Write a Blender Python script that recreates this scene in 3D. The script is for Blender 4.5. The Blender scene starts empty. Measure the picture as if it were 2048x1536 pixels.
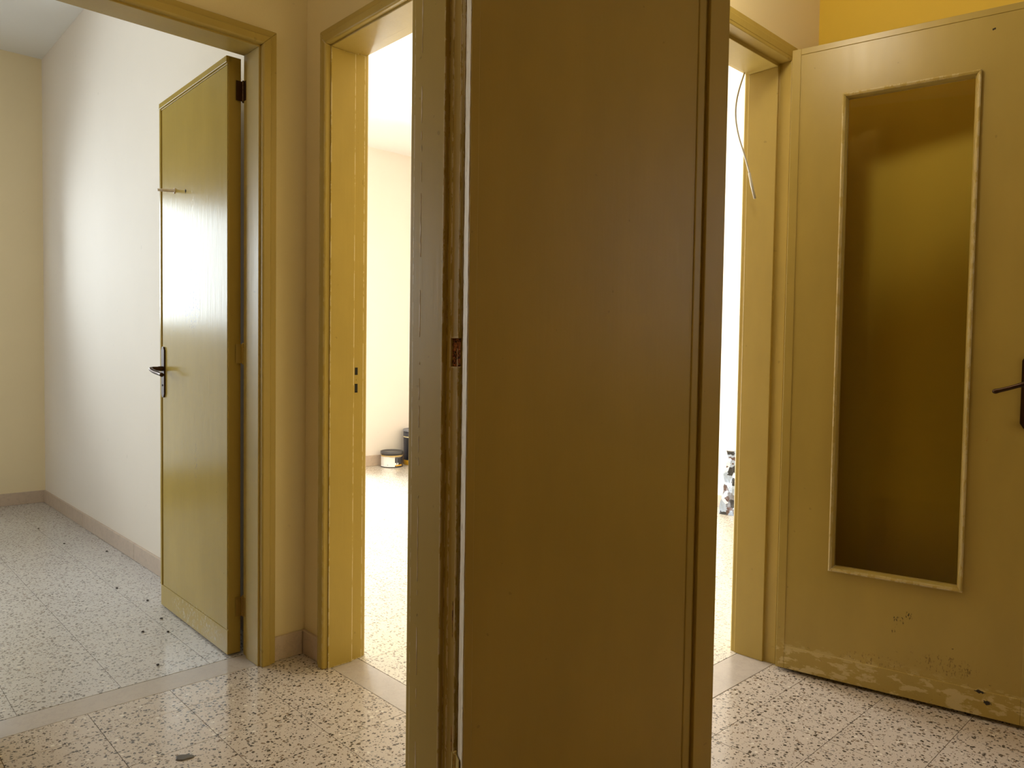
import bpy, bmesh, math, random
import numpy as np
from mathutils import Matrix, Vector, Quaternion, noise as mnoise
random.seed(7)
S = bpy.context.scene
COL = S.collection

# ------------------------------------------------------------------ camera
F_PX = 1493.7
def _ray(x, y):
    return Vector((x - 1024.0, -(y - 768.0), -F_PX)).normalized()
ax = _ray(2597, 735); ay = _ray(-396, 691); az = ax.cross(ay).normalized(); ay = az.cross(ax)
CAM_H = 1.05
cam_d = bpy.data.cameras.new('camera'); cam = bpy.data.objects.new('camera', cam_d); COL.objects.link(cam)
cam.matrix_world = Matrix.Translation((0, 0, CAM_H)) @ Matrix((ax, ay, az)).to_4x4()
cam_d.sensor_width = 36.0; cam_d.lens = F_PX / 2048 * 36; cam_d.clip_start = 0.02
S.camera = cam

# ------------------------------------------------------------------ world, lights, exposure
W = bpy.data.worlds.new('sky'); S.world = W; W.use_nodes = True
bg = W.node_tree.nodes['Background']; bg.inputs[0].default_value = (0.72, 0.84, 1.0, 1); bg.inputs[1].default_value = 1.0
S.view_settings.view_transform = 'Standard'; S.view_settings.look = 'None'
S.view_settings.exposure = 0.0; S.view_settings.gamma = 1.0; S.view_settings.use_curve_mapping = False

def area(name, loc, direction, sx, sy, power, col, spread=180):
    l = bpy.data.lights.new(name, 'AREA'); l.shape = 'RECTANGLE'; l.size = sx; l.size_y = sy
    l.energy = power; l.color = col; l.spread = math.radians(spread)
    o = bpy.data.objects.new(name, l); COL.objects.link(o)
    o.location = loc; o.rotation_euler = Vector(direction).to_track_quat('-Z', 'Y').to_euler()
    return o
# daylight entering by the windows of the left and right rooms
area('daylight_left_room_high', (-0.40, 6.00, 1.72), (0, -1, 0), 2.26, 0.90, 92, (0.80, 0.89, 1.0))
area('daylight_left_room_low', (-0.40, 6.00, 0.70), (0, -1, 0), 2.26, 1.10, 7, (0.93, 0.96, 1.0))
area('daylight_right_room', (2.70, 6.02, 1.20), (0, -1, 0), 1.45, 2.10, 420, (0.92, 0.95, 1.0))
area('fill_entrance', (1.75, -1.66, 1.65), (0, 1, 0), 0.90, 1.00, 2, (1.0, 0.95, 0.86))  # weak fill light added behind the camera, at a made-up window

# ------------------------------------------------------------------ helpers
def setp(o, label=None, cat=None, group=None, kind=None):
    if label: o['label'] = label
    if cat: o['category'] = cat
    if group: o['group'] = group
    if kind: o['kind'] = kind
    return o

def empty(name, loc=(0, 0, 0), rz=0.0):
    o = bpy.data.objects.new(name, None); COL.objects.link(o)
    o.location = loc; o.rotation_euler = (0, 0, rz); o.empty_display_size = 0.1
    return o

def link(name, me, mat, parent=None, smooth=False):
    if mat is not None and not me.materials: me.materials.append(mat)
    o = bpy.data.objects.new(name, me); COL.objects.link(o)
    if parent is not None: o.parent = parent
    if smooth:
        for p in me.polygons: p.use_smooth = True
    return o

def bm_box(bm, lo, hi):
    vs = [bm.verts.new((x, y, z)) for z in (lo[2], hi[2]) for (x, y) in ((lo[0], lo[1]), (hi[0], lo[1]), (hi[0], hi[1]), (lo[0], hi[1]))]
    for f in ((3, 2, 1, 0), (4, 5, 6, 7), (0, 1, 5, 4), (1, 2, 6, 5), (2, 3, 7, 6), (3, 0, 4, 7)):
        bm.faces.new([vs[i] for i in f])

def bm_finish(bm, bevel=0.0, seg=2):
    if bevel > 0:
        bmesh.ops.bevel(bm, geom=list(bm.edges), offset=bevel, segments=seg, profile=0.5, affect='EDGES', clamp_overlap=True)
    bmesh.ops.recalc_face_normals(bm, faces=list(bm.faces))
    me = bpy.data.meshes.new('m'); bm.to_mesh(me); bm.free()
    return me

def box(name, lo, hi, mat, parent=None, bevel=0.0, seg=2):
    bm = bmesh.new(); bm_box(bm, lo, hi)
    return link(name, bm_finish(bm, bevel, seg), mat, parent)

def boxes(name, lst, mat, parent=None):
    bm = bmesh.new()
    for lo, hi in lst: bm_box(bm, lo, hi)
    return link(name, bm_finish(bm), mat, parent)

def prism(name, A, B, mat, parent=None, bevel=0.0, seg=2):
    """loft between two point loops A and B (3D), capped"""
    bm = bmesh.new()
    a = [bm.verts.new(p) for p in A]; b = [bm.verts.new(p) for p in B]
    n = len(a)
    for i in range(n):
        bm.faces.new((a[i], a[(i + 1) % n], b[(i + 1) % n], b[i]))
    bm.faces.new(a[::-1]); bm.faces.new(b)
    return link(name, bm_finish(bm, bevel, seg), mat, parent)

def lathe_mesh(prof, n=40):
    bm = bmesh.new(); rings = []
    for r, z in prof:
        rings.append([bm.verts.new((r * math.cos(2 * math.pi * i / n), r * math.sin(2 * math.pi * i / n), z)) for i in range(n)])
    for k in range(len(rings) - 1):
        for i in range(n):
            bm.faces.new((rings[k][i], rings[k][(i + 1) % n], rings[k + 1][(i + 1) % n], rings[k + 1][i]))
    bm.faces.new(rings[0][::-1]); bm.faces.new(rings[-1])
    return bm_finish(bm)

def tube_mesh(pts, rad, n=10):
    pts = [Vector(p) for p in pts]; bm = bmesh.new(); rings = []
    rr = rad if isinstance(rad, (list, tuple)) else [rad] * len(pts)
    up = Vector((0.3, 0.2, 1)).normalized()
    for k, p in enumerate(pts):
        t = (pts[min(k + 1, len(pts) - 1)] - pts[max(k - 1, 0)]).normalized()
        a = t.cross(up)
        if a.length < 1e-3: a = t.cross(Vector((1, 0, 0)))
        a.normalize(); b = t.cross(a)
        rings.append([bm.verts.new(p + (a * math.cos(2 * math.pi * i / n) + b * math.sin(2 * math.pi * i / n)) * rr[k]) for i in range(n)])
    for k in range(len(rings) - 1):
        for i in range(n):
            bm.faces.new((rings[k][i], rings[k][(i + 1) % n], rings[k + 1][(i + 1) % n], rings[k + 1][i]))
    bm.faces.new(rings[0][::-1]); bm.faces.new(rings[-1])
    return bm_finish(bm)

def spline(pts, n=8):
    P = [Vector(p) for p in pts]; P = [2 * P[0] - P[1]] + P + [2 * P[-1] - P[-2]]; out = []
    for i in range(1, len(P) - 2):
        for k in range(n):
            t = k / n
            out.append(0.5 * ((2 * P[i]) + (P[i + 1] - P[i - 1]) * t + (2 * P[i - 1] - 5 * P[i] + 4 * P[i + 1] - P[i + 2]) * t * t + (3 * P[i] - P[i - 1] - 3 * P[i + 1] + P[i + 2]) * t ** 3))
    out.append(P[-2]); return out

# ------------------------------------------------------------------ materials
class NT:
    def __init__(s, name):
        s.m = bpy.data.materials.new(name); s.m.use_nodes = True; s.t = s.m.node_tree
        s.bsdf = s.t.nodes['Principled BSDF']
    def n(s, typ, **kw):
        nd = s.t.nodes.new(typ)
        for k, v in kw.items(): setattr(nd, k, v)
        return nd
    def l(s, a, b): s.t.links.new(a, b)
    def put(s, sock, v):
        if isinstance(v, bpy.types.NodeSocket): s.l(v, sock)
        else: sock.default_value = v
    def math(s, op, a, b=0.0, c=0.0, clamp=False):
        nd = s.n('ShaderNodeMath', operation=op, use_clamp=clamp)
        for i, v in enumerate((a, b, c)): s.put(nd.inputs[i], v)
        return nd.outputs[0]
    def vmath(s, op, a, b=(0, 0, 0)):
        nd = s.n('ShaderNodeVectorMath', operation=op)
        s.put(nd.inputs[0], a)
        if op == 'SCALE': s.put(nd.inputs[3], b)
        elif op != 'LENGTH': s.put(nd.inputs[1], b)
        return nd.outputs[1] if op in ('LENGTH', 'DISTANCE') else nd.outputs[0]
    def noise(s, vec, scale, detail=3.0, rough=0.55):
        nd = s.n('ShaderNodeTexNoise'); s.l(vec, nd.inputs['Vector'])
        nd.inputs['Scale'].default_value = scale; nd.inputs['Detail'].default_value = detail; nd.inputs['Roughness'].default_value = rough
        return nd
    def ramp(s, fac, lo, hi):
        nd = s.n('ShaderNodeMapRange'); nd.interpolation_type = 'SMOOTHSTEP'
        s.put(nd.inputs[0], fac); s.put(nd.inputs[1], lo); s.put(nd.inputs[2], hi)
        return nd.outputs[0]
    def mix(s, fac, a, b):
        nd = s.n('ShaderNodeMix', data_type='RGBA')
        s.put(nd.inputs[0], fac); s.put(nd.inputs[6], a if isinstance(a, bpy.types.NodeSocket) else (*a, 1)); s.put(nd.inputs[7], b if isinstance(b, bpy.types.NodeSocket) else (*b, 1))
        return nd.outputs[2]
    def obj(s): return s.n('ShaderNodeTexCoord').outputs['Object']
    def pos(s): return s.n('ShaderNodeNewGeometry').outputs['Position']
    def mapping(s, vec, scale):
        return s.vmath('MULTIPLY', vec, scale)
    def bump(s, h, strength, dist):
        nd = s.n('ShaderNodeBump'); nd.inputs['Strength'].default_value = strength; nd.inputs['Distance'].default_value = dist
        s.put(nd.inputs['Height'], h); s.l(nd.outputs[0], s.bsdf.inputs['Normal'])
    def base(s, c): s.put(s.bsdf.inputs['Base Color'], c if isinstance(c, bpy.types.NodeSocket) else (*c, 1))
    def rough(s, r): s.put(s.bsdf.inputs['Roughness'], r)

def srgb(r, g, b):
    f = lambda v: v / 255 / 12.92 if v / 255 <= 0.04045 else ((v / 255 + 0.055) / 1.055) ** 2.4
    return (f(r), f(g), f(b))

OLIVE = srgb(182, 156, 80)
def paint(name, base=OLIVE, rough=0.3, blobs=(), flake=None, edge_wear=0.0, brush=1.0, spec=0.5):
    """glossy brushed enamel; blobs = (x, z, rx, rz, colour, streakiness) marks in thing-local x-z"""
    k = NT(name); p = k.obj()
    n1 = k.noise(k.mapping(p, (3, 3, 1.2)), 2.0, 4).outputs['Fac']
    col = k.mix(k.ramp(n1, 0.3, 0.75), tuple(c * 0.93 for c in base), tuple(min(1, c * 1.04) for c in base))
    fine = k.noise(p, 260, 2).outputs['Fac']
    br = k.noise(k.mapping(p, (90, 90, 7)), 1.0, 3).outputs['Fac']
    sp = k.noise(p, 46, 1).outputs['Fac']
    col = k.mix(k.math('MULTIPLY', k.ramp(sp, 0.77, 0.80), 0.35), col, tuple(c * 0.45 for c in base))   # tiny dirt specks
    if flake:                                                   # pale flaked patches below height flake
        sx = k.n('ShaderNodeSeparateXYZ'); k.l(p, sx.inputs[0])
        f1 = k.noise(k.mapping(p, (1, 1, 2.2)), 16, 5, 0.65).outputs['Fac']
        hgt = k.ramp(sx.outputs[2], flake, flake * 0.45)
        m = k.math('MULTIPLY', k.ramp(f1, 0.50, 0.56), hgt)
        col = k.mix(k.math('MULTIPLY', m, 0.8), col, srgb(214, 194, 140))
        f2 = k.noise(k.mapping(p, (1, 1, 1.6)), 40, 4, 0.7).outputs['Fac']
        m2 = k.math('MULTIPLY', k.ramp(f2, 0.63, 0.70), k.ramp(sx.outputs[2], flake * 1.9, flake * 0.6))
        col = k.mix(k.math('MULTIPLY', m2, 0.75), col, srgb(110, 88, 40))
    for (bx_, bz_, rx, rz, c, streak) in blobs:
        dn = k.noise(p, 90, 3).outputs['Color']
        q = k.vmath('ADD', k.vmath('SUBTRACT', p, (bx_, 0, bz_)), k.vmath('SCALE', k.vmath('SUBTRACT', dn, (0.5, 0.5, 0.5)), 0.02))
        q = k.vmath('MULTIPLY', q, (1 / rx, 0, 1 / rz))
        d = k.vmath('LENGTH', q)
        m = k.ramp(d, 1.0, 0.7)
        if streak:
            s2 = k.noise(k.mapping(p, (1, 1, 0.45)), 170, 3, 0.7).outputs['Fac']
            m = k.math('MULTIPLY', m, k.ramp(s2, 0.56 if streak < 2 else 0.50, 0.62))
        col = k.mix(m, col, c)
    if edge_wear > 0:
        bv = k.n('ShaderNodeBevel'); bv.samples = 6; bv.inputs['Radius'].default_value = 0.007
        g = k.n('ShaderNodeNewGeometry')
        dt = k.n('ShaderNodeVectorMath', operation='DOT_PRODUCT'); k.l(bv.outputs[0], dt.inputs[0]); k.l(g.outputs['True Normal'], dt.inputs[1])
        wn = k.noise(k.mapping(p, (1, 1, 0.35)), 60, 4, 0.7).outputs['Fac']
        m = k.math('MULTIPLY', k.ramp(dt.outputs['Value'], 0.985, 0.95), k.ramp(wn, 0.62 - 0.16 * edge_wear, 0.66 - 0.16 * edge_wear))
        col = k.mix(m, col, srgb(226, 212, 178))
    k.base(col)
    k.rough(k.math('ADD', rough - 0.06, k.math('MULTIPLY', br, 0.12)))
    h = k.math('ADD', k.math('MULTIPLY', br, 0.7 * brush), k.math('MULTIPLY', fine, 0.25))
    k.bump(h, 0.25, 0.0012)
    k.bsdf.inputs['Specular IOR Level'].default_value = spec
    return k.m

def plaster(name, base, blotch=0.05, rough=0.75):
    k = NT(name); p = k.pos()
    n1 = k.noise(p, 1.6, 4).outputs['Fac']
    col = k.mix(n1, tuple(c * (1 - blotch) for c in base), tuple(min(1, c * (1 + blotch * 0.5)) for c in base))
    sp = k.noise(p, 21, 2).outputs['Fac']
    col = k.mix(k.math('MULTIPLY', k.ramp(sp, 0.74, 0.78), 0.25), col, tuple(c * 0.7 for c in base))
    k.base(col); k.rough(rough)
    k.bump(k.math('ADD', k.noise(p, 160, 3).outputs['Fac'], k.math('MULTIPLY', k.noise(p, 14, 2).outputs['Fac'], 0.6)), 0.12, 0.002)
    return k.m

def plain(name, base, rough=0.5, metal=0.0, bump=0.0, scale=80):
    k = NT(name); p = k.obj()
    n1 = k.noise(p, 9, 3).outputs['Fac']
    k.base(k.mix(n1, tuple(c * 0.88 for c in base), tuple(min(1, c * 1.06) for c in base)))
    k.rough(rough); k.bsdf.inputs['Metallic'].default_value = metal
    if bump: k.bump(k.noise(p, scale, 3).outputs['Fac'], bump, 0.002)
    return k.m

def terrazzo(name, base, contrast=1.0, rough=0.10, s1=90.0, s2=175.0):
    k = NT(name); oi = k.n('ShaderNodeObjectInfo')
    p = k.vmath('ADD', k.pos(), k.vmath('SCALE', (13.1, 7.7, 3.3), oi.outputs['Random']))
    p = k.vmath('MULTIPLY', p, (1, 1, 0))
    dn = k.noise(p, 120, 2).outputs['Color']
    pd = k.vmath('ADD', p, k.vmath('SCALE', k.vmath('SUBTRACT', dn, (0.5, 0.5, 0.5)), 0.010))
    big = k.noise(p, 5, 3).outputs['Fac']
    b2 = k.mix(big, tuple(c * 0.93 for c in base), tuple(min(1, c * 1.05) for c in base))
    col = k.mix(k.math('MULTIPLY', oi.outputs['Random'], 0.25), b2, tuple(c * 0.88 for c in base))
    grain = k.noise(p, 420, 2).outputs['Fac']
    col = k.mix(k.math('MULTIPLY', k.ramp(grain, 0.52, 0.7), 0.35 * contrast), col, tuple(c * 0.55 for c in base))
    for (sc, frac, size, off) in ((s2, 0.45, 0.40, 5.0), (s1, 0.90, 0.45, 0.0)):
        v = k.n('ShaderNodeTexVoronoi'); v.feature = 'F1'
        k.l(k.vmath('ADD', pd, (off, off * 0.7, 0)), v.inputs['Vector']); v.inputs['Scale'].default_value = sc
        se = k.n('ShaderNodeSeparateColor'); k.l(v.outputs['Color'], se.inputs[0])
        rad = k.math('MULTIPLY', k.math('ADD', k.math('MULTIPLY', se.outputs[1], 0.60), 0.50), size)
        m = k.math('MULTIPLY', k.math('LESS_THAN', se.outputs[0], frac), k.ramp(v.outputs['Distance'], rad, k.math('SUBTRACT', rad, 0.07)))
        cr = k.n('ShaderNodeValToRGB'); k.l(se.outputs[2], cr.inputs[0])
        e = cr.color_ramp; e.interpolation = 'CONSTANT'
        e.elements[0].position = 0; e.elements[0].color = (*srgb(52, 43, 36), 1)
        e.elements[1].position = 0.38; e.elements[1].color = (*srgb(84, 69, 57), 1)
        for pos_, c_ in ((0.72, srgb(122, 102, 84)), (0.90, srgb(146, 138, 130)), (0.97, srgb(232, 224, 212))):
            q = e.elements.new(pos_); q.color = (*c_, 1)
        col = k.mix(k.math('MULTIPLY', m, 0.92 * contrast), col, cr.outputs[0])
    k.base(col)
    k.rough(k.math('ADD', rough, k.math('MULTIPLY', k.noise(p, 8, 3).outputs['Fac'], 0.14)))
    k.bump(k.noise(p, 30, 2).outputs['Fac'], 0.04, 0.002)
    return k.m

def marble(name, base, rough=0.3, vein=0.2):
    k = NT(name); p = k.pos()
    n1 = k.noise(p, 7, 6, 0.65)
    v = k.noise(k.vmath('ADD', p, k.vmath('SCALE', n1.outputs['Color'], 0.25)), 11, 5, 0.7).outputs['Fac']
    vm = k.ramp(k.math('ABSOLUTE', k.math('SUBTRACT', v, 0.5)), 0.035, 0.0)
    col = k.mix(n1.outputs['Fac'], tuple(c * 0.86 for c in base), tuple(min(1, c * 1.08) for c in base))
    col = k.mix(k.math('MULTIPLY', vm, vein), col, tuple(c * 0.62 for c in base))
    k.base(col); k.rough(rough)
    return k.m

def rusty(name):
    k = NT(name); p = k.obj()
    n1 = k.noise(p, 120, 5, 0.7).outputs['Fac']
    col = k.mix(k.ramp(n1, 0.38, 0.62), srgb(70, 30, 16), srgb(190, 120, 72))
    n2 = k.noise(p, 220, 3).outputs['Fac']
    col = k.mix(k.ramp(n2, 0.60, 0.66), col, srgb(24, 12, 8))
    k.base(col); k.rough(0.85); k.bump(n1, 0.6, 0.003)
    return k.m

def bare_edge(name):
    k = NT(name); p = k.obj()
    n1 = k.noise(k.mapping(p, (1, 1, 0.12)), 160, 4, 0.65).outputs['Fac']
    col = k.mix(k.ramp(n1, 0.35, 0.7), srgb(236, 222, 200), srgb(206, 186, 150))
    n2 = k.noise(k.mapping(p, (1, 1, 0.2)), 90, 4, 0.7).outputs['Fac']
    col = k.mix(k.ramp(n2, 0.64, 0.68), col, srgb(120, 92, 60))
    k.base(col); k.rough(0.6); k.bump(n1, 0.4, 0.002)
    return k.m

def glass_mat(name):
    k = NT(name); t = k.t
    tr = k.n('ShaderNodeBsdfTransparent'); tr.inputs[0].default_value = (0.97, 0.98, 0.96, 1)
    gl = k.n('ShaderNodeBsdfGlossy'); gl.inputs['Roughness'].default_value = 0.02
    fr = k.n('ShaderNodeFresnel'); fr.inputs[0].default_value = 1.35
    mx = k.n('ShaderNodeMixShader'); k.l(fr.outputs[0], mx.inputs[0]); k.l(tr.outputs[0], mx.inputs[1]); k.l(gl.outputs[0], mx.inputs[2])
    out = [n for n in t.nodes if n.type == 'OUTPUT_MATERIAL'][0]; k.l(mx.outputs[0], out.inputs[0])
    return k.m

M = {}
DARK = srgb(62, 48, 22); PALE = srgb(226, 212, 170)
M['frame'] = paint('enamel_frame', rough=0.42)
M['frame_worn'] = paint('enamel_frame_worn', rough=0.46, edge_wear=1.0, spec=0.25)
M['frame_foot'] = paint('enamel_frame_scuffed_foot', rough=0.36, edge_wear=0.4, blobs=[(0.0, 0.10, 0.2, 0.10, DARK, 1)])
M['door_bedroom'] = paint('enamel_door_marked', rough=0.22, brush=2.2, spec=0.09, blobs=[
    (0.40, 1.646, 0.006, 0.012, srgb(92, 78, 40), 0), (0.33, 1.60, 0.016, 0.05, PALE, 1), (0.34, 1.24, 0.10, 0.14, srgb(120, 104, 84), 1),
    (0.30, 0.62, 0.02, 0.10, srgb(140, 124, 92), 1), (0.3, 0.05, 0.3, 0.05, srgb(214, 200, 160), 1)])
M['door_center'] = paint('enamel_door_dark_side', rough=0.36)
M['door_glazed'] = paint('enamel_door_scuffed', rough=0.34, flake=0.11, blobs=[
    (0.366, 0.236, 0.018, 0.016, DARK, 2), (0.395, 0.254, 0.012, 0.014, DARK, 2), (0.355, 0.205, 0.008, 0.022, srgb(120, 98, 50), 1),
    (0.516, 0.181, 0.006, 0.003, srgb(40, 30, 12), 0), (0.588, 0.072, 0.017, 0.005, srgb(36, 30, 30), 0), (0.606, 0.043, 0.010, 0.006, srgb(36, 30, 30), 0),
    (0.556, 0.120, 0.009, 0.016, srgb(80, 60, 20), 2), (0.579, 0.813, 0.008, 0.005, srgb(170, 84, 30), 2), (0.50, 0.125, 0.09, 0.035, srgb(142, 116, 58), 1),
    (0.30, 0.095, 0.10, 0.022, srgb(142, 116, 58), 1), (0.56, 1.994, 0.004, 0.004, srgb(40, 26, 8), 0)])
M['bead'] = paint('enamel_glazing_bead', rough=0.34, edge_wear=1.0)
M['edge'] = bare_edge('bare_chipped_edge')
M['rust'] = rusty('rusty_mortise')
M['dark'] = plain('dark_hole', (0.012, 0.010, 0.008), 0.9)
M['wall'] = plaster('cream_plaster', srgb(236, 217, 170))
M['wall_left_room'] = plaster('pale_cream_plaster', srgb(242, 231, 218))
M['wall_right_room'] = plaster('light_cream_plaster', srgb(242, 232, 222))
M['wall_far_left'] = plaster('cream_plaster_bounce_tint', srgb(240, 222, 184))  # same cream paint as the room, warm bounced light put into its colour
M['wall_yellow'] = plaster('yellow_plaster', srgb(228, 190, 62), 0.04, 0.7)
M['ceiling'] = plaster('white_ceiling_plaster', srgb(244, 242, 238), 0.02)
M['tile_hall'] = terrazzo('terrazzo_hall', srgb(205, 191, 178))
M['tile_left'] = terrazzo('terrazzo_left_room', srgb(206, 200, 196), 0.75, 0.10, 90, 175)
M['tile_right'] = terrazzo('terrazzo_right_room', srgb(226, 216, 200), 0.7, 0.10, 90, 175)
M['grout'] = plain('floor_joint_mortar', srgb(96, 78, 60), 0.9)
M['threshold'] = marble('threshold_marble', srgb(192, 180, 170), 0.25, 0.25)
M['skirting'] = marble('skirting_stone', srgb(206, 184, 164), 0.4, 0.35)
M['handle'] = plain('dark_bronze', srgb(74, 54, 40), 0.3, 0.85)
M['hinge'] = plain('painted_hinge_metal', srgb(160, 126, 50), 0.45, 0.0, 0.4, 200)
M['hinge_dark'] = plain('tarnished_hinge_metal', srgb(80, 56, 34), 0.4, 0.8, 0.3, 200)
M['hinge_paint'] = paint('enamel_on_hinge', rough=0.34)
M['white_plastic'] = plain('translucent_white_plastic', srgb(226, 208, 190), 0.4)
M['cable'] = plain('grey_white_cable', srgb(206, 200, 186), 0.45)
M['glass'] = glass_mat('clear_glass')
M['window_frame'] = plain('white_window_enamel', srgb(228, 224, 214), 0.4)

# ------------------------------------------------------------------ room shell
XB = 1.265      # hall face of the wall with the second doorway
YA = 2.370      # hall face of the wall with the first doorway
YC = 1.235      # entrance face of the wall with doors three and four
ZC = 3.0
H = 2.04        # clear height of the doorways
T = 0.110
def struct(o, label, cat): return setp(o, label, cat, kind='structure')

def wall_y(name, y0, y1, x0, x1, openings, mat, label, z1=ZC + 0.1):
    """wall running along X between y0 and y1; openings (xa, xb, za, zb)"""
    lst = []; cur = x0
    for (a, b, za, zb) in sorted(openings):
        lst.append(((cur, y0, -0.1), (a, y1, z1)))
        lst.append(((a, y0, zb), (b, y1, z1)))
        lst.append(((a, y0, -0.1), (b, y1, za)))
        cur = b
    lst.append(((cur, y0, -0.1), (x1, y1, z1)))
    return struct(boxes(name, lst, mat), label, 'wall')
def wall_x(name, x0, x1, y0, y1, openings, mat, label, z1=ZC + 0.1):
    lst = []; cur = y0
    for (a, b, za, zb) in sorted(openings):
        lst.append(((x0, cur, -0.1), (x1, a, z1)))
        lst.append(((x0, a, zb), (x1, b, z1)))
        lst.append(((x0, a, -0.1), (x1, b, za)))
        cur = b
    lst.append(((x0, cur, -0.1), (x1, y1, z1)))
    return struct(boxes(name, lst, mat), label, 'wall')

D1 = (0.365, 1.088)          # doorway 1 clear, along x
D2 = (1.450, 2.186)          # doorway 2 clear, along y
D3 = (1.690, 2.405)          # doorway 3 clear, along x
D4 = (-0.230, 0.979)         # doorway 4 clear, along x
g = 0.04
wall_y('wall_hall_left', YA, YA + T, -1.3, XB, [(D1[0] - g, D1[1] + g, -0.1, H + g)], M['wall'], 'cream plaster wall around the doorway with the flat door swung inward')
wall_x('wall_hall_right', XB, XB + T, YC + T, YA + T, [(D2[0] - g, D2[1] + g, -0.1, H + g)], M['wall'], 'cream plaster wall around the doorway showing the paint cans')
wall_y('wall_entrance', YC, YC + T, -1.3, 4.72, [(D4[0] - g, D4[1] + g, -0.1, H + g), (D3[0] - g, D3[1] + g, -0.1, H + g)], M['wall'], 'cream plaster wall above the doorway beside the glazed door')
wall_x('wall_yellow', 2.675, 2.80, -1.75, YC, [], M['wall_yellow'], 'bright yellow plaster wall behind the glazed door')
wall_x('wall_rooms_between', 1.20, 1.375, YA + T, 5.95, [], M['wall_left_room'], 'long pale plaster wall of the empty room behind the flat inward door')
wall_y('wall_left_room_far', 5.91, 6.10, -2.3, 1.20, [(-1.55, 0.75, 0.10, 2.22)], M['wall_far_left'], 'far cream wall of the empty left room')
wall_y('wall_right_room_far', 5.95, 6.10, 1.375, 4.90, [(1.95, 3.45, 0.10, 2.25)], M['wall_right_room'], 'far cream wall behind the paint cans')
wall_x('wall_right_room_side', 4.72, 4.90, YC + T, 5.95, [], M['wall_right_room'], 'side wall of the bright room behind the crumpled sack')
wall_x('wall_left_room_side', -2.45, -2.3, YA + T, 6.10, [], M['wall_left_room'], 'outer side wall of the empty left room')
wall_x('wall_entrance_end', -1.45, -1.3, -1.75, YC, [], M['wall_yellow'], 'yellow end wall of the entrance hall')
wall_x('wall_hall_end', -1.45, -1.3, YC, YA + T, [], M['wall'], 'cream end wall of the small hall')
wall_y('wall_entrance_back', -1.85, -1.70, -1.45, 2.80, [(1.25, 2.25, 1.10, 2.20)], M['wall_yellow'], 'back wall of the entrance hall')
struct(box('ceiling_left_room', (-2.45, YA + T, ZC), (1.20, 6.10, ZC + 0.1), M['ceiling']), 'white ceiling of the empty left room', 'ceiling')
struct(box('ceiling_right_room', (1.375, YC + T, 2.95), (4.90, 6.10, 3.05), M['ceiling']), 'bright white ceiling of the room with the paint cans', 'ceiling')
struct(box('ceiling_hall', (-1.45, YC + T, ZC), (XB + T, YA + T, ZC + 0.1), M['ceiling']), 'white ceiling of the small hall', 'ceiling')
struct(box('ceiling_entrance', (-1.45, -1.85, ZC), (2.80, YC, ZC + 0.1), M['ceiling']), 'white ceiling of the entrance hall', 'ceiling')

# ------------------------------------------------------------------ tiled floors
def tile_mesh(w, d, mat, h=0.012):
    bm = bmesh.new(); bm_box(bm, (-w / 2, -d / 2, -h), (w / 2, d / 2, 0))
    me = bm_finish(bm); me.materials.append(mat); return me
TILES = {}
def tiles(parent, x0, x1, y0, y1, ox, oy, pitch, mat, gap=0.0016, key=''):
    i0 = math.floor((x0 - ox) / pitch); i1 = math.ceil((x1 - ox) / pitch)
    j0 = math.floor((y0 - oy) / pitch); j1 = math.ceil((y1 - oy) / pitch)
    for i in range(i0, i1):
        for j in range(j0, j1):
            a, b = max(x0, ox + i * pitch), min(x1, ox + (i + 1) * pitch)
            c, d = max(y0, oy + j * pitch), min(y1, oy + (j + 1) * pitch)
            w, h = b - a - gap, d - c - gap
            if w < 0.012 or h < 0.012: continue
            kk = (key, round(w, 4), round(h, 4))
            if kk not in TILES: TILES[kk] = tile_mesh(w, h, mat)
            o = link('tile', TILES[kk], None, parent)
            o.location = ((a + b) / 2, (c + d) / 2, random.uniform(-0.0001, 0.0001))
def floor_base(name, x0, x1, y0, y1, label):
    return struct(box(name, (x0, y0, -0.10), (x1, y1, -0.0014), M['grout']), label, 'floor')
f_h = floor_base('floor_hall', -1.3, XB, YC + 0.107, YA, 'speckled cream terrazzo tiles of the small hall floor')
tiles(f_h, -1.3, XB, YC + 0.107, YA, 0.581, 1.765, 0.2285, M['tile_hall'], key='h')
f_e = floor_base('floor_entrance', -1.3, 2.675, -1.70, YC - 0.025, 'speckled terrazzo tiles of the entrance floor under the glazed door')
tiles(f_e, -0.9, 2.675, -0.75, YC - 0.025, 2.037, 1.084, 0.2285, M['tile_hall'], key='e')
f_l = floor_base('floor_left_room', -2.3, 1.20, 2.487, 5.91, 'pale terrazzo tiles of the empty left room floor')
tiles(f_l, -1.5, 1.20, 2.487, 5.91, 0.430, 2.487, 0.275, M['tile_left'], 0.0014, key='l')
f_r = floor_base('floor_right_room', XB + T, 4.72, YC + T, 5.95, 'brightly lit terrazzo tiles of the room with the paint cans')
tiles(f_r, XB + T, 4.72, YC + T, 5.95, XB + T, 1.345, 0.275, M['tile_right'], 0.0014, key='r')
def slab(name, lo, hi, label):
    return struct(box(name, (*lo, -0.05), (*hi, 0.0), M['threshold'], bevel=0.0012), label, 'threshold')
slab('trim_threshold_left_room', (D1[0] - 0.02, YA + 0.001), (D1[1] + 0.02, YA + 0.1155), 'smooth marble threshold of the doorway with the flat inward door')
slab('trim_threshold_right_room', (XB + 0.001, D2[0] - 0.02), (XB + T - 0.001, D2[1] + 0.02), 'smooth marble threshold of the doorway towards the paint cans')
slab('trim_threshold_glazed_door', (D3[0] - 0.02, YC - 0.0235), (D3[1] + 0.02, YC + T - 0.001), 'smooth marble threshold beside the glazed door')
slab('trim_threshold_double_door', (D4[0] - 0.02, YC - 0.0235), (D4[1] + 0.02, YC + 0.1055), 'smooth marble threshold under the near doorway with the dark door leaf')

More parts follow.
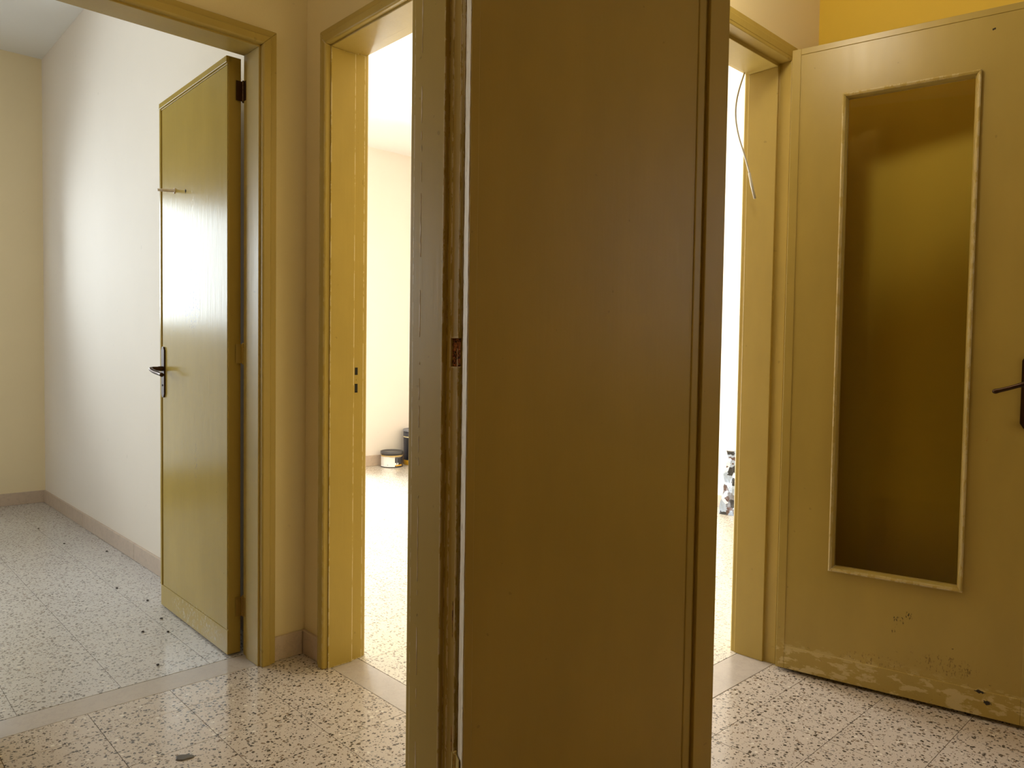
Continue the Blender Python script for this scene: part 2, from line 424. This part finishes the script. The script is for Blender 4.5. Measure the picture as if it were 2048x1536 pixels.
# skirtings: each stone its own piece
def skirting(name, pts, label, h=0.082, t=0.012):
    e = struct(empty(name, (pts[0][0][0], pts[0][0][1], 0)), label, 'skirting')
    o0 = Vector((pts[0][0][0], pts[0][0][1], 0))
    for (a, b, nrm) in pts:                    # from a to b, proud along nrm
        a = Vector((*a, 0)) - o0; b = Vector((*b, 0)) - o0; n = Vector((*nrm, 0)) * t
        dirv = (b - a).normalized() * 0.0012; a = a + dirv; b = b - dirv
        lo = (min(a.x, b.x, (a + n).x, (b + n).x), min(a.y, b.y, (a + n).y, (b + n).y), 0.0005)
        hi = (max(a.x, b.x, (a + n).x, (b + n).x), max(a.y, b.y, (a + n).y, (b + n).y), h)
        box('skirting_stone', lo, hi, M['skirting'], e, bevel=0.0015)
    return e
skirting('baseboard_hall_left', [((D1[1] + 0.057, YA), (XB - 0.013, YA), (0, -1))], 'short stone skirting left of the hall corner, by the inward door frame')
skirting('baseboard_hall_right', [((XB, D2[1] + 0.057), (XB, YA), (-1, 0))], 'short stone skirting right of the hall corner, by the jamb with strike holes')
ys = [2.50, 2.90, 3.98, 4.92, 5.897]
skirting('baseboard_left_room_side', [((1.20, ys[i]), (1.20, ys[i + 1]), (-1, 0)) for i in range(4)], 'long stone skirting along the pale wall of the empty left room')
skirting('baseboard_left_room_far', [((x, 5.91), (x - 0.8, 5.91), (0, -1)) for x in (1.20, 0.40, -0.40, -1.2)], 'stone skirting along the far wall of the empty left room')
skirting('baseboard_right_room_far', [((x, 5.95), (x + 0.55, 5.95), (0, -1)) for x in (1.42, 1.97, 2.52, 3.07, 3.62, 4.17)], 'stone skirting behind the paint cans', h=0.10)
skirting('baseboard_right_room_side', [((4.72, y), (4.72, y + 0.66), (-1, 0)) for y in (1.38, 2.04, 2.70)], 'stone skirting behind the crumpled sack')
skirting('baseboard_yellow_wall', [((2.675, y), (2.675, y + 0.5), (-1, 0)) for y in (-1.6, -1.1, -0.6, -0.1, 0.4)], 'stone skirting along the yellow wall')

# ------------------------------------------------------------------ door frames
def seg3(e, name, prof, Wd, mat, bevel=0.0015, which=(0, 1, 2), mats=None):
    """mitred left post, head and right post swept from a profile of (outward offset, depth)"""
    def at(k, o, v):
        return ((-o, v, 0.0005), (-o, v, H + o), (Wd + o, v, H + o), (Wd + o, v, 0.0005))[k]
    res = []
    for k in which:
        A = [at(k, o, v) for o, v in prof]; B = [at(k + 1, o, v) for o, v in prof]
        nm = (name + '_post', name + '_head', name + '_post')[k]
        res.append(prism(nm, A, B, (mats or {}).get(k, mat), e, bevel))
    return res
CAS_F = [(0.006, 0.0), (0.006, -0.026), (0.010, -0.031), (0.034, -0.031), (0.036, -0.023), (0.057, -0.022), (0.057, 0.0)]
def mirror_v(prof, t): return [(o, t - v) for o, v in prof]
def frame(name, loc, rz, Wd, side, label, mat, mats=None, t=T):
    e = struct(empty(name, loc, rz), label, 'door frame')
    if side == 'back':       # door shuts against the far side
        J = [(0, -0.012), (0, 0.080), (0.009, 0.080), (0.009, t + 0.012), (0.040, t + 0.012), (0.040, -0.012)]
    else:                    # door shuts against the near side
        J = [(0.011, -0.030), (0.011, 0.012), (0, 0.012), (0, t + 0.010), (0.040, t + 0.010), (0.040, -0.030)]
    seg3(e, 'jamb', J, Wd, mat, mats=mats)
    cf = CAS_F if side == 'back' else [(o + 0.012, v) for o, v in CAS_F]
    seg3(e, 'casing', cf, Wd, mat, 0.002, mats=mats)
    cb = mirror_v(CAS_F, t)
    if side == 'back': cb = [(o + 0.010, v) for o, v in cb]
    seg3(e, 'casing', cb, Wd, mat, 0.002)
    return e
HP = math.pi / 2
fr1 = frame('door_frame', (D1[0], YA, 0), 0, D1[1] - D1[0], 'back', 'olive painted door frame around the opening with the flat inward door', M['frame'])
fr2 = frame('door_frame', (XB, D2[1], 0), -HP, D2[1] - D2[0], 'back', 'olive painted door frame with strike holes, opening towards the paint cans', M['frame'], {0: M['frame_worn']})
fr3 = frame('door_frame', (D3[0], YC, 0), 0, D3[1] - D3[0], 'front', 'yellowish olive door frame to which the glazed door is hinged', M['frame'])
# strike holes in the post of the second frame
for z0, z1 in ((0.978, 1.003), (0.918, 0.948)):
    box('strike_hole', (-0.0096, 0.088, z0), (-0.0086, 0.099, z1), M['dark'], fr2)
box('screw_hole', (-0.0096, 0.093, 0.960), (-0.0086, 0.0945, 0.962), M['dark'], fr2)
# near frame (double door): right post has an empty, rusty hinge mortise
W4 = D4[1] - D4[0]
fr4 = struct(empty('door_frame', (D4[0], YC, 0)), 'near olive door frame with a rusty empty hinge mortise beside the dark door leaf', 'door frame')
seg3(fr4, 'jamb', [(0.021, -0.030), (0.021, 0.010), (0, 0.010), (0, T + 0.008), (0.040, T + 0.008), (0.040, -0.030)], W4, M['frame_worn'])
seg3(fr4, 'casing', [(o + 0.012, v) for o, v in CAS_F], W4, M['frame_worn'], 0.002)
seg3(fr4, 'casing', mirror_v(CAS_F, T), W4, M['frame_worn'], 0.002)
box('rebate_strip', (W4 + 0.011, -0.004, 0.0005), (W4 + 0.021, 0.010, H), M['frame_worn'], fr4)
for za, zb in ((0.0005, 1.026), (1.085, H)):
    box('rebate_strip', (W4 + 0.011, -0.030, za), (W4 + 0.021, -0.004, zb), M['frame_worn'], fr4, bevel=0.0012)
bm = bmesh.new()
nx, nz = 6, 14
vs = [[bm.verts.new((W4 + 0.0185 - 0.003 * random.random(), -0.0295 + 0.0255 * i / nx, 1.0262 + 0.0586 * j / nz)) for i in range(nx + 1)] for j in range(nz + 1)]
for j in range(nz):
    for i in range(nx): bm.faces.new((vs[j][i], vs[j][i + 1], vs[j + 1][i + 1], vs[j + 1][i]))
link('rusty_mortise', bm_finish(bm), M['rust'], fr4)['label'] = 'rusty chiselled hinge recess'
for z in (1.078, 1.056, 1.043, 1.033):
    o = link('screw_hole', lathe_mesh([(0.0016, 0), (0.0016, 0.002)], 10), M['dark'], fr4)
    o.rotation_euler = (0, -HP, 0); o.location = (W4 + 0.0165, -0.016 + random.uniform(-0.006, 0.006), z)

def chip_line(parent, x, y, z0, z1, wmin, wmax, thr, seed, mat):
    """ragged flakes of bare primer along a vertical paint edge, lying on a face that looks towards -x"""
    bm = bmesh.new(); step = 0.006; prev = None; n = int((z1 - z0) / step)
    for i in range(n + 1):
        z = z0 + i * step; a = mnoise.noise((z * 11, seed, 0)) + 0.5 * mnoise.noise((z * 45, seed, 3))
        if a < thr: prev = None; continue
        w = wmin + (wmax - wmin) * min(1, (a - thr) * 1.6) + 0.0004 * random.random()
        c = y + 0.0006 * mnoise.noise((z * 30, seed, 9))
        cur = [bm.verts.new((x, c - w / 2, z)), bm.verts.new((x - 0.0004, c, z)), bm.verts.new((x, c + w / 2, z))]
        if prev:
            bm.faces.new((prev[0], prev[1], cur[1], cur[0])); bm.faces.new((prev[1], prev[2], cur[2], cur[1]))
        prev = cur
    for v in [v for v in bm.verts if not v.link_faces]: bm.verts.remove(v)
    return link('chipped_paint', bm_finish(bm), mat, parent)
chip_line(fr4, W4 - 0.0002, 0.0900, 0.05, 2.0, 0.0010, 0.0032, -0.10, 2.0, M['edge'])
chip_line(fr4, W4 + 0.0108, -0.0275, 0.05, 2.0, 0.0008, 0.0026, 0.02, 6.0, M['edge'])
chip_line(fr4, W4 + 0.0108, -0.0220, 0.05, 0.62, 0.0010, 0.0040, 0.15, 9.0, M['rust'])

def hinge(parent, x, y, z, mat, length=0.066, r=0.0055, plates=((0.0, -0.022), (0.0, 0.022)), th=0.0016):
    """butt hinge: knuckle barrel along z plus two plates (dx, dy) leaving it"""
    n = 5; me = []
    prof = []
    for k in range(n):
        a = -length / 2 + length * k / n; b = -length / 2 + length * (k + 1) / n
        prof += [(r * 0.82, a + 0.0003), (r, a + 0.0012), (r, b - 0.0012), (r * 0.82, b - 0.0003)]
    prof = [(r * 0.5, -length / 2 - 0.004), (r * 0.75, -length / 2 - 0.0015)] + prof + [(r * 0.75, length / 2 + 0.0015), (r * 0.5, length / 2 + 0.004)]
    h = link('hinge', lathe_mesh(prof, 14), mat, parent); h.location = (x, y, z)
    for dx, dy in plates:
        lo = (min(0, dx) - th / 2, min(0, dy) - th / 2, -length / 2); hi = (max(0, dx) + th / 2, max(0, dy) + th / 2, length / 2)
        box('hinge_plate', lo, hi, mat, h)
    return h

# ------------------------------------------------------------------ door 1: flat leaf opened into the left room
d1 = struct(empty('door_1', (1.049, 2.505, 0.006), math.radians(89.0)), 'flat olive door standing open inside the left room with a glossy window reflection', 'door')
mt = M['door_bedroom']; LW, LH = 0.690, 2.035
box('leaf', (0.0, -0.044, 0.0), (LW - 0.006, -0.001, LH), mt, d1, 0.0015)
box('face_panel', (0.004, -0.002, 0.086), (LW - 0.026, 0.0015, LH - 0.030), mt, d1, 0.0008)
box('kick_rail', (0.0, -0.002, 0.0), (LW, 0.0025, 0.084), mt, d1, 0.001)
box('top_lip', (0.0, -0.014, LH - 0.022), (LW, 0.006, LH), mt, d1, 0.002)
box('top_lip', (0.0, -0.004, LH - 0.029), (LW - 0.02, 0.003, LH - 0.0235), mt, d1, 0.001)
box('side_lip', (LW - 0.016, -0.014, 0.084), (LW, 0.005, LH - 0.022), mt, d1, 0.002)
# long back plate with pointed ends, lever and key hole
def plate(parent, cx, cz, hw, hh, y0, y1, mat):
    pts = [(-hw, -hh * 0.86), (-hw * 0.45, -hh), (hw * 0.45, -hh), (hw, -hh * 0.86), (hw, hh * 0.86), (hw * 0.45, hh), (-hw * 0.45, hh), (-hw, hh * 0.86)]
    A = [(cx + a, y0, cz + b) for a, b in pts]; B = [(cx + a, y1, cz + b) for a, b in pts]
    return prism('back_plate', A, B, mat, parent, 0.001)
p1 = plate(d1, 0.648, 0.958, 0.017, 0.102, 0.002, 0.008, M['handle'])
link('lever', tube_mesh(spline([(0.648, 0.004, 0.972), (0.648, 0.026, 0.972), (0.648, 0.046, 0.972), (0.640, 0.054, 0.970), (0.612, 0.052, 0.962), (0.570, 0.046, 0.955), (0.540, 0.044, 0.950)], 6),
     [0.010] * 6 + [0.0085] * 6 + [0.008] * 25, 12), M['handle'], p1, True)
kh = link('key_hole', lathe_mesh([(0.004, 0), (0.004, 0.001)], 12), M['dark'], p1); kh.location = (0.648, 0.0085, 0.905); kh.rotation_euler = (-HP, 0, 0)
bm_peg = tube_mesh([(0.52, 0.001, 1.664), (0.52, 0.004, 1.664), (0.52, 0.005, 1.664), (0.525, 0.035, 1.662), (0.528, 0.062, 1.660)], [0.011, 0.011, 0.006, 0.0055, 0.005], 12)
link('coat_peg', bm_peg, M['white_plastic'], d1, True)['label'] = 'whitish plastic peg'
ph = link('peg_hole', lathe_mesh([(0.004, 0), (0.004, 0.001)], 12), M['dark'], d1); ph.location = (0.40, 0.002, 1.646); ph.rotation_euler = (-HP, 0, 0)
for z, m_ in ((1.925, M['hinge_dark']), (1.038, M['hinge_paint']), (0.162, M['hinge'])):
    hinge(d1, -0.006, -0.049, z, m_, plates=((0.0, 0.024), (-0.024, -0.002)))

# ------------------------------------------------------------------ door 4: dark leaf next to the camera
TH4 = math.radians(-26.0)
e1 = Vector((0.992, 1.192)); nrm4 = Vector((math.sin(TH4), -math.cos(TH4)))
e2 = e1 + nrm4 * 0.042
d4 = struct(empty('door_2', (e2.x, e2.y, 0.006), TH4), 'dark shaded olive door leaf close by, with a chipped pale hinge edge', 'door')
mt = M['door_center']; L4 = 0.5826; H4 = 2.035
box('leaf', (0.0015, 0.003, 0.0), (L4 - 0.014, 0.042, H4), mt, d4, 0.001)
box('edge_lip', (0.0, 0.0, 0.0), (0.0172, 0.010, H4), mt, d4, 0.0012)
box('face_panel', (0.0160, 0.0014, 0.0), (0.5075, 0.010, H4), mt, d4, 0.0012)
box('narrow_moulding', (0.5115, 0.0, 0.0), (0.5310, 0.012, H4), mt, d4, 0.003)
box('meeting_stile_cover', (0.5340, -0.009, 0.0), (L4, 0.012, H4), mt, d4, 0.002)
# bare chipped hinge edge with a ragged outline
bm = bmesh.new(); N = 150; rows = []
for i in range(N + 1):
    z = 0.002 + (H4 - 0.004) * i / N
    j0 = 0.0020 + 0.0030 * max(0, mnoise.noise((z * 9, 0, 0))) + 0.0012 * random.random()
    j1 = 0.0405 - 0.004 * max(0, mnoise.noise((z * 7, 5, 0)) - 0.1) - 0.001 * random.random()
    rows.append([bm.verts.new((-0.0011 - 0.0006 * random.random(), y, z)) for y in (j0, 0.014, 0.027, j1)] )
back = [[bm.verts.new((0.002, v.co.y, v.co.z)) for v in (r[0], r[3])] for r in rows]
for i in range(N):
    a, b = rows[i], rows[i + 1]
    for k in range(3): bm.faces.new((a[k], a[k + 1], b[k + 1], b[k]))
    bm.faces.new((a[0], b[0], back[i + 1][0], back[i][0])); bm.faces.new((a[3], back[i][1], back[i + 1][1], b[3]))
o = link('bare_hinge_edge', bm_finish(bm), M['edge'], d4); o['label'] = 'pale chipped hinge edge'
for z in (1.90, 0.17):
    hinge(d4, -0.005, 0.046, z, M['hinge_paint'], plates=((0.0, -0.03), (-0.006, 0.006)))

# ------------------------------------------------------------------ door 3: glazed leaf
d3 = struct(empty('door_3', (2.378, 1.185, 0.012), math.radians(-78.54)), 'olive glazed door with one tall pane standing open before the yellow wall', 'door')
mt = M['door_glazed']; L3, H3 = 0.715, 2.055; TK = 0.042
P0, P1, Q0, Q1 = 0.160, 0.534, 0.357, 1.884       # glazing rebate
def ring(name, x0, x1, z0, z1, a0, a1, b0, b1, y0, y1, mat, parent):
    bm = bmesh.new()
    def loop(x0, x1, z0, z1, y): return [bm.verts.new(p) for p in ((x0, y, z0), (x1, y, z0), (x1, y, z1), (x0, y, z1))]
    of, ob = loop(x0, x1, z0, z1, y0), loop(x0, x1, z0, z1, y1); jf, jb = loop(a0, a1, b0, b1, y0), loop(a0, a1, b0, b1, y1)
    for i in range(4):
        j = (i + 1) % 4
        bm.faces.new((of[i], of[j], jf[j], jf[i])); bm.faces.new((ob[j], ob[i], jb[i], jb[j]))
        bm.faces.new((of[j], of[i], ob[i], ob[j])); bm.faces.new((jf[i], jf[j], jb[j], jb[i]))
    return link(name, bm_finish(bm), mat, parent)
ring('leaf', 0.001, L3 - 0.001, 0.001, H3 - 0.001, P0, P1, Q0, Q1, 0.004, TK, mt, d3)
ring('face_panel', 0.026, L3 - 0.026, 0.074, H3 - 0.018, P0, P1, Q0, Q1, 0.0022, 0.006, mt, d3)
box('edge_lip', (0.0, 0.0, 0.0), (0.028, 0.012, H3), mt, d3, 0.0015)
box('edge_lip', (L3 - 0.028, 0.0, 0.0), (L3, 0.012, H3), mt, d3, 0.0015)
box('top_lip', (0.028, 0.0, H3 - 0.020), (L3 - 0.028, 0.012, H3), mt, d3, 0.0015)
box('kick_rail', (0.028, 0.0, 0.0), (L3 - 0.028, 0.012, 0.076), mt, d3, 0.0015)
bw = 0.015
BP = [(0.0, 0.0), (0.0, -0.009), (0.004, -0.011), (0.010, -0.008), (bw, 0.006), (bw, 0.022), (0.0, 0.022)]     # bead profile, (inward, depth)
crn = [(P0, Q0, 1, 1), (P1, Q0, -1, 1), (P1, Q1, -1, -1), (P0, Q1, 1, -1)]
for i in range(4):
    (xa, za, sa, ta), (xb, zb, sb, tb) = crn[i], crn[(i + 1) % 4]
    A = [(xa + sa * o, v, za + ta * o) for o, v in BP]; B = [(xb + sb * o, v, zb + tb * o) for o, v in BP]
    prism('glazing_bead', A, B, M['bead'], d3, 0.001)
box('glass_pane', (P0 + 0.004, 0.0225, Q0 + 0.004), (P1 - 0.004, 0.0265, Q1 - 0.004), M['glass'], d3)['label'] = 'clear glass pane'
p3 = plate(d3, 0.674, 0.957, 0.016, 0.104, -0.005, 0.001, M['handle'])
link('lever', tube_mesh(spline([(0.674, -0.004, 0.981), (0.674, -0.03, 0.981), (0.672, -0.046, 0.981), (0.655, -0.052, 0.977), (0.63, -0.052, 0.968), (0.605, -0.050, 0.960), (0.591, -0.049, 0.956)], 6),
     [0.010] * 6 + [0.0095] * 8 + [0.0085, 0.008, 0.0075, 0.007, 0.0065] + [0.006] * 10 + [0.0062, 0.0066, 0.007, 0.0072, 0.007, 0.0062, 0.005, 0.002], 12), M['handle'], p3, True)
for z in (1.905, 1.045, 0.17):
    hinge(d3, 0.004, TK + 0.004, z, M['hinge_paint'], plates=((-0.018, 0.002), (0.002, -0.026)))

# ------------------------------------------------------------------ windows (out of view, two let daylight in, the entrance one is added fill)
def window(name, loc, rz, w, z0, z1, label, mid=True):
    e = struct(empty(name, loc, rz), label, 'window')
    f = 0.05
    for nm, lo, hi in (('window_frame', (-w / 2, 0, z0), (-w / 2 + f, 0.05, z1)), ('window_frame', (w / 2 - f, 0, z0), (w / 2, 0.05, z1)),
                       ('window_frame', (-w / 2 + f, 0, z1 - f), (w / 2 - f, 0.05, z1)), ('window_frame', (-w / 2 + f, 0, z0), (w / 2 - f, 0.05, z0 + f)),
                       ('window_frame', (-0.035, 0, z0 + f), (0.035, 0.05, z1 - f))):
        box(nm, lo, hi, M['window_frame'], e, 0.003)
    for a, b in ((-w / 2 + f, -0.035), (0.035, w / 2 - f)):
        box('window_pane', (a, 0.022, z0 + f), (b, 0.026, z1 - f), M['glass'], e)
    return e
window('window_1', (-0.40, 5.92, 0), 0, 2.30, 0.10, 2.22, 'white framed window in the far wall of the empty left room')
window('window_2', (2.70, 5.96, 0), 0, 1.50, 0.10, 2.25, 'tall white framed window in the far wall of the bright right room')
window('added_window', (1.75, -1.715, 0), math.pi, 1.0, 1.10, 2.20, 'small white window added behind the camera to fill the entrance with light')

# ------------------------------------------------------------------ unseen pendants added to brighten the entrance and small hall
def pendant(loc, drop, power, label):
    gm = NT('added_fill_globe'); gm.base((0.9, 0.88, 0.82)); gm.bsdf.inputs['Emission Color'].default_value = (1.0, 0.91, 0.72, 1); gm.bsdf.inputs['Emission Strength'].default_value = power
    lp = setp(empty('added_fill_lamp', loc), label, 'lamp', 'added fill pendants')
    link('ceiling_rose', lathe_mesh([(0.02, -0.035), (0.05, -0.02), (0.055, 0.0)], 24), M['window_frame'], lp, True)
    link('cord', tube_mesh([(0, 0, -0.03), (0, 0, -drop + 0.09)], 0.004, 8), M['cable'], lp)
    link('globe', lathe_mesh([(0.10 * math.sin(math.pi * i / 12) + 0.001, -drop - 0.10 * math.cos(math.pi * i / 12)) for i in range(13)], 20), gm.m, lp, True)
pendant((1.66, 0.95, ZC), 0.66, 29.0, 'unseen white globe pendant added to brighten the entrance')
pendant((-0.05, 1.70, ZC), 0.66, 11.0, 'unseen white globe pendant added to brighten the small hall')

# ------------------------------------------------------------------ paint cans
def can_mat(name, body, bands):
    """bands: (z0, z1, angle0, angle1, colour) printed on the tin, angles in degrees"""
    k = NT(name); p = k.obj(); s = k.n('ShaderNodeSeparateXYZ'); k.l(p, s.inputs[0])
    ang = k.math('MULTIPLY', k.math('ARCTAN2', s.outputs[1], s.outputs[0]), 180 / math.pi)
    col = k.mix(k.noise(p, 12, 2).outputs['Fac'], tuple(c * 0.85 for c in body), tuple(c * 1.1 for c in body))
    for z0, z1, a0, a1, c in bands:
        m = k.math('MULTIPLY', k.math('GREATER_THAN', s.outputs[2], z0), k.math('LESS_THAN', s.outputs[2], z1))
        m = k.math('MULTIPLY', m, k.math('MULTIPLY', k.math('GREATER_THAN', ang, a0), k.math('LESS_THAN', ang, a1)))
        col = k.mix(m, col, c)
    k.base(col); k.rough(0.35)
    return k.m
BLK = srgb(44, 44, 54); WHT = srgb(240, 238, 236); YEL = srgb(232, 176, 40)
m_small = can_mat('print_small_can', BLK, [(0.008, 0.100, -179, -108, WHT), (0.008, 0.100, 100, 180, WHT), (0.020, 0.044, -108, -88, WHT), (0.100, 0.112, -180, 180, srgb(220, 190, 120)), (0.014, 0.026, -104, -60, YEL),
                                           (0.022, 0.028, -150, -144, srgb(150, 150, 160)), (0.03, 0.085, -100, -94, srgb(92, 92, 104))])
c1 = setp(empty('paint_can', (3.990, 5.815, 0)), 'small open paint can with white label and dark rim beside the tall can', 'paint can', 'paint cans by the far wall')
link('can_body', lathe_mesh([(0.098, 0.0), (0.103, 0.002), (0.103, 0.007), (0.100, 0.009), (0.100, 0.118), (0.102, 0.121)], 44), m_small, c1, True)
link('lid', lathe_mesh([(0.1025, 0.119), (0.106, 0.122), (0.106, 0.146), (0.1035, 0.149), (0.0975, 0.149), (0.094, 0.142), (0.02, 0.141)], 44), plain('dark_can_lid', srgb(84, 84, 88), 0.3, 0.3), c1, True)
ht = link('wire_handle', tube_mesh([(0.104 * math.cos(a), 0.104 * math.sin(a), 0.112 - 0.018 * math.sin(a * 1.0 + 3.3) ** 2) for a in [math.radians(-165 + 6 * i) for i in range(26)]], 0.002, 6), plain('steel_wire', srgb(190, 186, 176), 0.3, 0.9), c1, True)
m_tall = can_mat('print_tall_can', srgb(40, 44, 62), [(0.0, 0.048, -180, 180, YEL), (0.085, 0.125, -138, -112, WHT), (0.135, 0.165, -136, -116, WHT), (0.175, 0.215, -138, -112, WHT), (0.225, 0.250, -134, -114, WHT),
                                                     (0.262, 0.272, -180, 180, srgb(232, 220, 170)), (0.278, 0.31, -165, -152, WHT), (0.06, 0.25, -178, -150, srgb(20, 20, 28))])
c2 = setp(empty('paint_can', (4.275, 5.80, 0)), 'tall dark blue paint can with yellow base band and white lettering', 'paint can', 'paint cans by the far wall')
link('can_body', lathe_mesh([(0.128, 0.0), (0.134, 0.003), (0.134, 0.048), (0.131, 0.051), (0.136, 0.262), (0.139, 0.265), (0.139, 0.271), (0.137, 0.274), (0.137, 0.318)], 48), m_tall, c2, True)
link('lid', lathe_mesh([(0.138, 0.316), (0.142, 0.319), (0.142, 0.334), (0.139, 0.337), (0.134, 0.337), (0.130, 0.331), (0.02, 0.330)], 48), plain('grey_can_lid', srgb(120, 122, 134), 0.35), c2, True)

# ------------------------------------------------------------------ crumpled sack in the bright room
bm = bmesh.new(); bmesh.ops.create_cube(bm, size=1)
bmesh.ops.subdivide_edges(bm, edges=list(bm.edges), cuts=15, use_grid_fill=True)
for v in bm.verts:
    x, y, z = v.co * 2
    t_ = (z + 1) / 2
    v.co = Vector((x * (0.075 - 0.030 * t_), y * (0.215 - 0.035 * t_) - 0.012 * t_, 0.004 + t_ * 0.425))
    q = v.co * 11
    d_ = mnoise.noise(q) * 0.018 + mnoise.noise(q * 2.3 + Vector((4, 1, 7))) * 0.010 + (mnoise.voronoi(q * 1.4)[0][0] - 0.35) * 0.03
    n_ = Vector((x, y, 0.4 * z)).normalized()
    v.co += n_ * d_ * min(1, 0.25 + t_ * 3)
    if t_ == 0: v.co.z = 0.001
    if t_ == 1: v.co.z += 0.018 * mnoise.noise((v.co.y * 22, 1, 3))
k = NT('crumpled_printed_plastic'); p = k.obj()
vo = k.n('ShaderNodeTexVoronoi'); vo.inputs['Scale'].default_value = 22
k.l(k.vmath('ADD', p, k.vmath('SCALE', k.noise(p, 14, 3).outputs['Color'], 0.09)), vo.inputs['Vector'])
sc = k.n('ShaderNodeSeparateColor'); k.l(vo.outputs['Color'], sc.inputs[0])
cr = k.n('ShaderNodeValToRGB'); k.l(sc.outputs[0], cr.inputs[0]); e = cr.color_ramp; e.interpolation = 'CONSTANT'
e.elements[0].color = (*srgb(40, 38, 38), 1); e.elements[1].position = 0.18; e.elements[1].color = (*srgb(150, 160, 176), 1)
for ps, c in ((0.40, srgb(196, 196, 202)), (0.56, srgb(108, 106, 110)), (0.72, srgb(166, 176, 192)), (0.86, srgb(78, 54, 44))):
    q = e.elements.new(ps); q.color = (*c, 1)
k.base(cr.outputs[0]); k.rough(0.35); k.bump(k.noise(p, 60, 4).outputs['Fac'], 0.6, 0.006)
sk = setp(link('plastic_sack', bm_finish(bm), k.m, None), 'crumpled silvery plastic sack standing against the wall beyond the glazed door frame', 'sack')
sk.location = (4.585, 2.462, 0); sk.rotation_euler = (0, 0, math.radians(4))

# ------------------------------------------------------------------ loose cable, floor chip and crumbs
cb = [(2.412, 1.372, 2.075), (2.389, 1.365, 2.042), (2.349, 1.36, 1.975), (2.324, 1.355, 1.92), (2.316, 1.350, 1.866), (2.322, 1.340, 1.805), (2.335, 1.325, 1.745), (2.345, 1.312, 1.690), (2.352, 1.305, 1.65)]
cbl = setp(empty('cable', (2.352, 1.305, 1.59)), 'thin pale cable drooping loose in the opening beside the glazed door', 'cable')
loc = Vector((2.352, 1.305, 1.59))
link('cable_core', tube_mesh([Vector(p) - loc for p in spline(cb, 8)], 0.0031, 8), M['cable'], cbl, True)
link('cable_sleeve', tube_mesh([Vector((2.3455, 1.311, 1.684)) - loc, Vector((2.352, 1.305, 1.645)) - loc, Vector((2.361, 1.296, 1.598)) - loc], 0.0046, 10), M['cable'], cbl, True)

bm = bmesh.new(); ring_b = []; ring_t = []
for i in range(16):
    a = 2 * math.pi * i / 16; r = 1 + 0.13 * math.sin(3 * a + 1) + random.uniform(-0.06, 0.06)
    ring_b.append(bm.verts.new((0.024 * r * math.cos(a), 0.015 * r * math.sin(a), 0.0))); ring_t.append(bm.verts.new((0.021 * r * math.cos(a), 0.012 * r * math.sin(a), 0.003)))
for i in range(16): bm.faces.new((ring_b[i], ring_b[(i + 1) % 16], ring_t[(i + 1) % 16], ring_t[i]))
bm.faces.new(ring_b[::-1]); bm.faces.new(ring_t)
chip = setp(link('stone_chip', bm_finish(bm), plain('slate_chip', srgb(96, 92, 88), 0.6, 0, 0.4, 150)), 'flat dark grey stone chip lying on the hall tiles', 'stone chip')
chip.location = (0.700, 1.945, 0.0003); chip.rotation_euler = (0, 0, math.radians(-35))

crumb_me = []
for s_ in range(3):
    bm = bmesh.new(); bmesh.ops.create_icosphere(bm, subdivisions=1, radius=0.006)
    for v in bm.verts: v.co = Vector((v.co.x * random.uniform(0.8, 1.5), v.co.y * random.uniform(0.7, 1.2), max(-0.0028, v.co.z * 0.5) + 0.0028))
    me = bm_finish(bm); me.materials.append(plain('grit_crumb', srgb(58, 48, 42), 0.9)); crumb_me.append(me)
for i, (x, y) in enumerate([(0.985, 5.03), (1.01, 4.55), (1.135, 4.24), (0.99, 3.55), (1.035, 3.29), (1.005, 3.03), (0.975, 2.87), (0.905, 2.93), (0.845, 2.585)]):
    o = setp(link('grit_crumb', crumb_me[i % 3], None), 'tiny dark grit crumb on the floor of the empty left room', 'crumb', 'grit crumbs on the left room floor')
    o.location = (x, y, 0.0004); o.rotation_euler = (0, 0, random.uniform(0, 6))
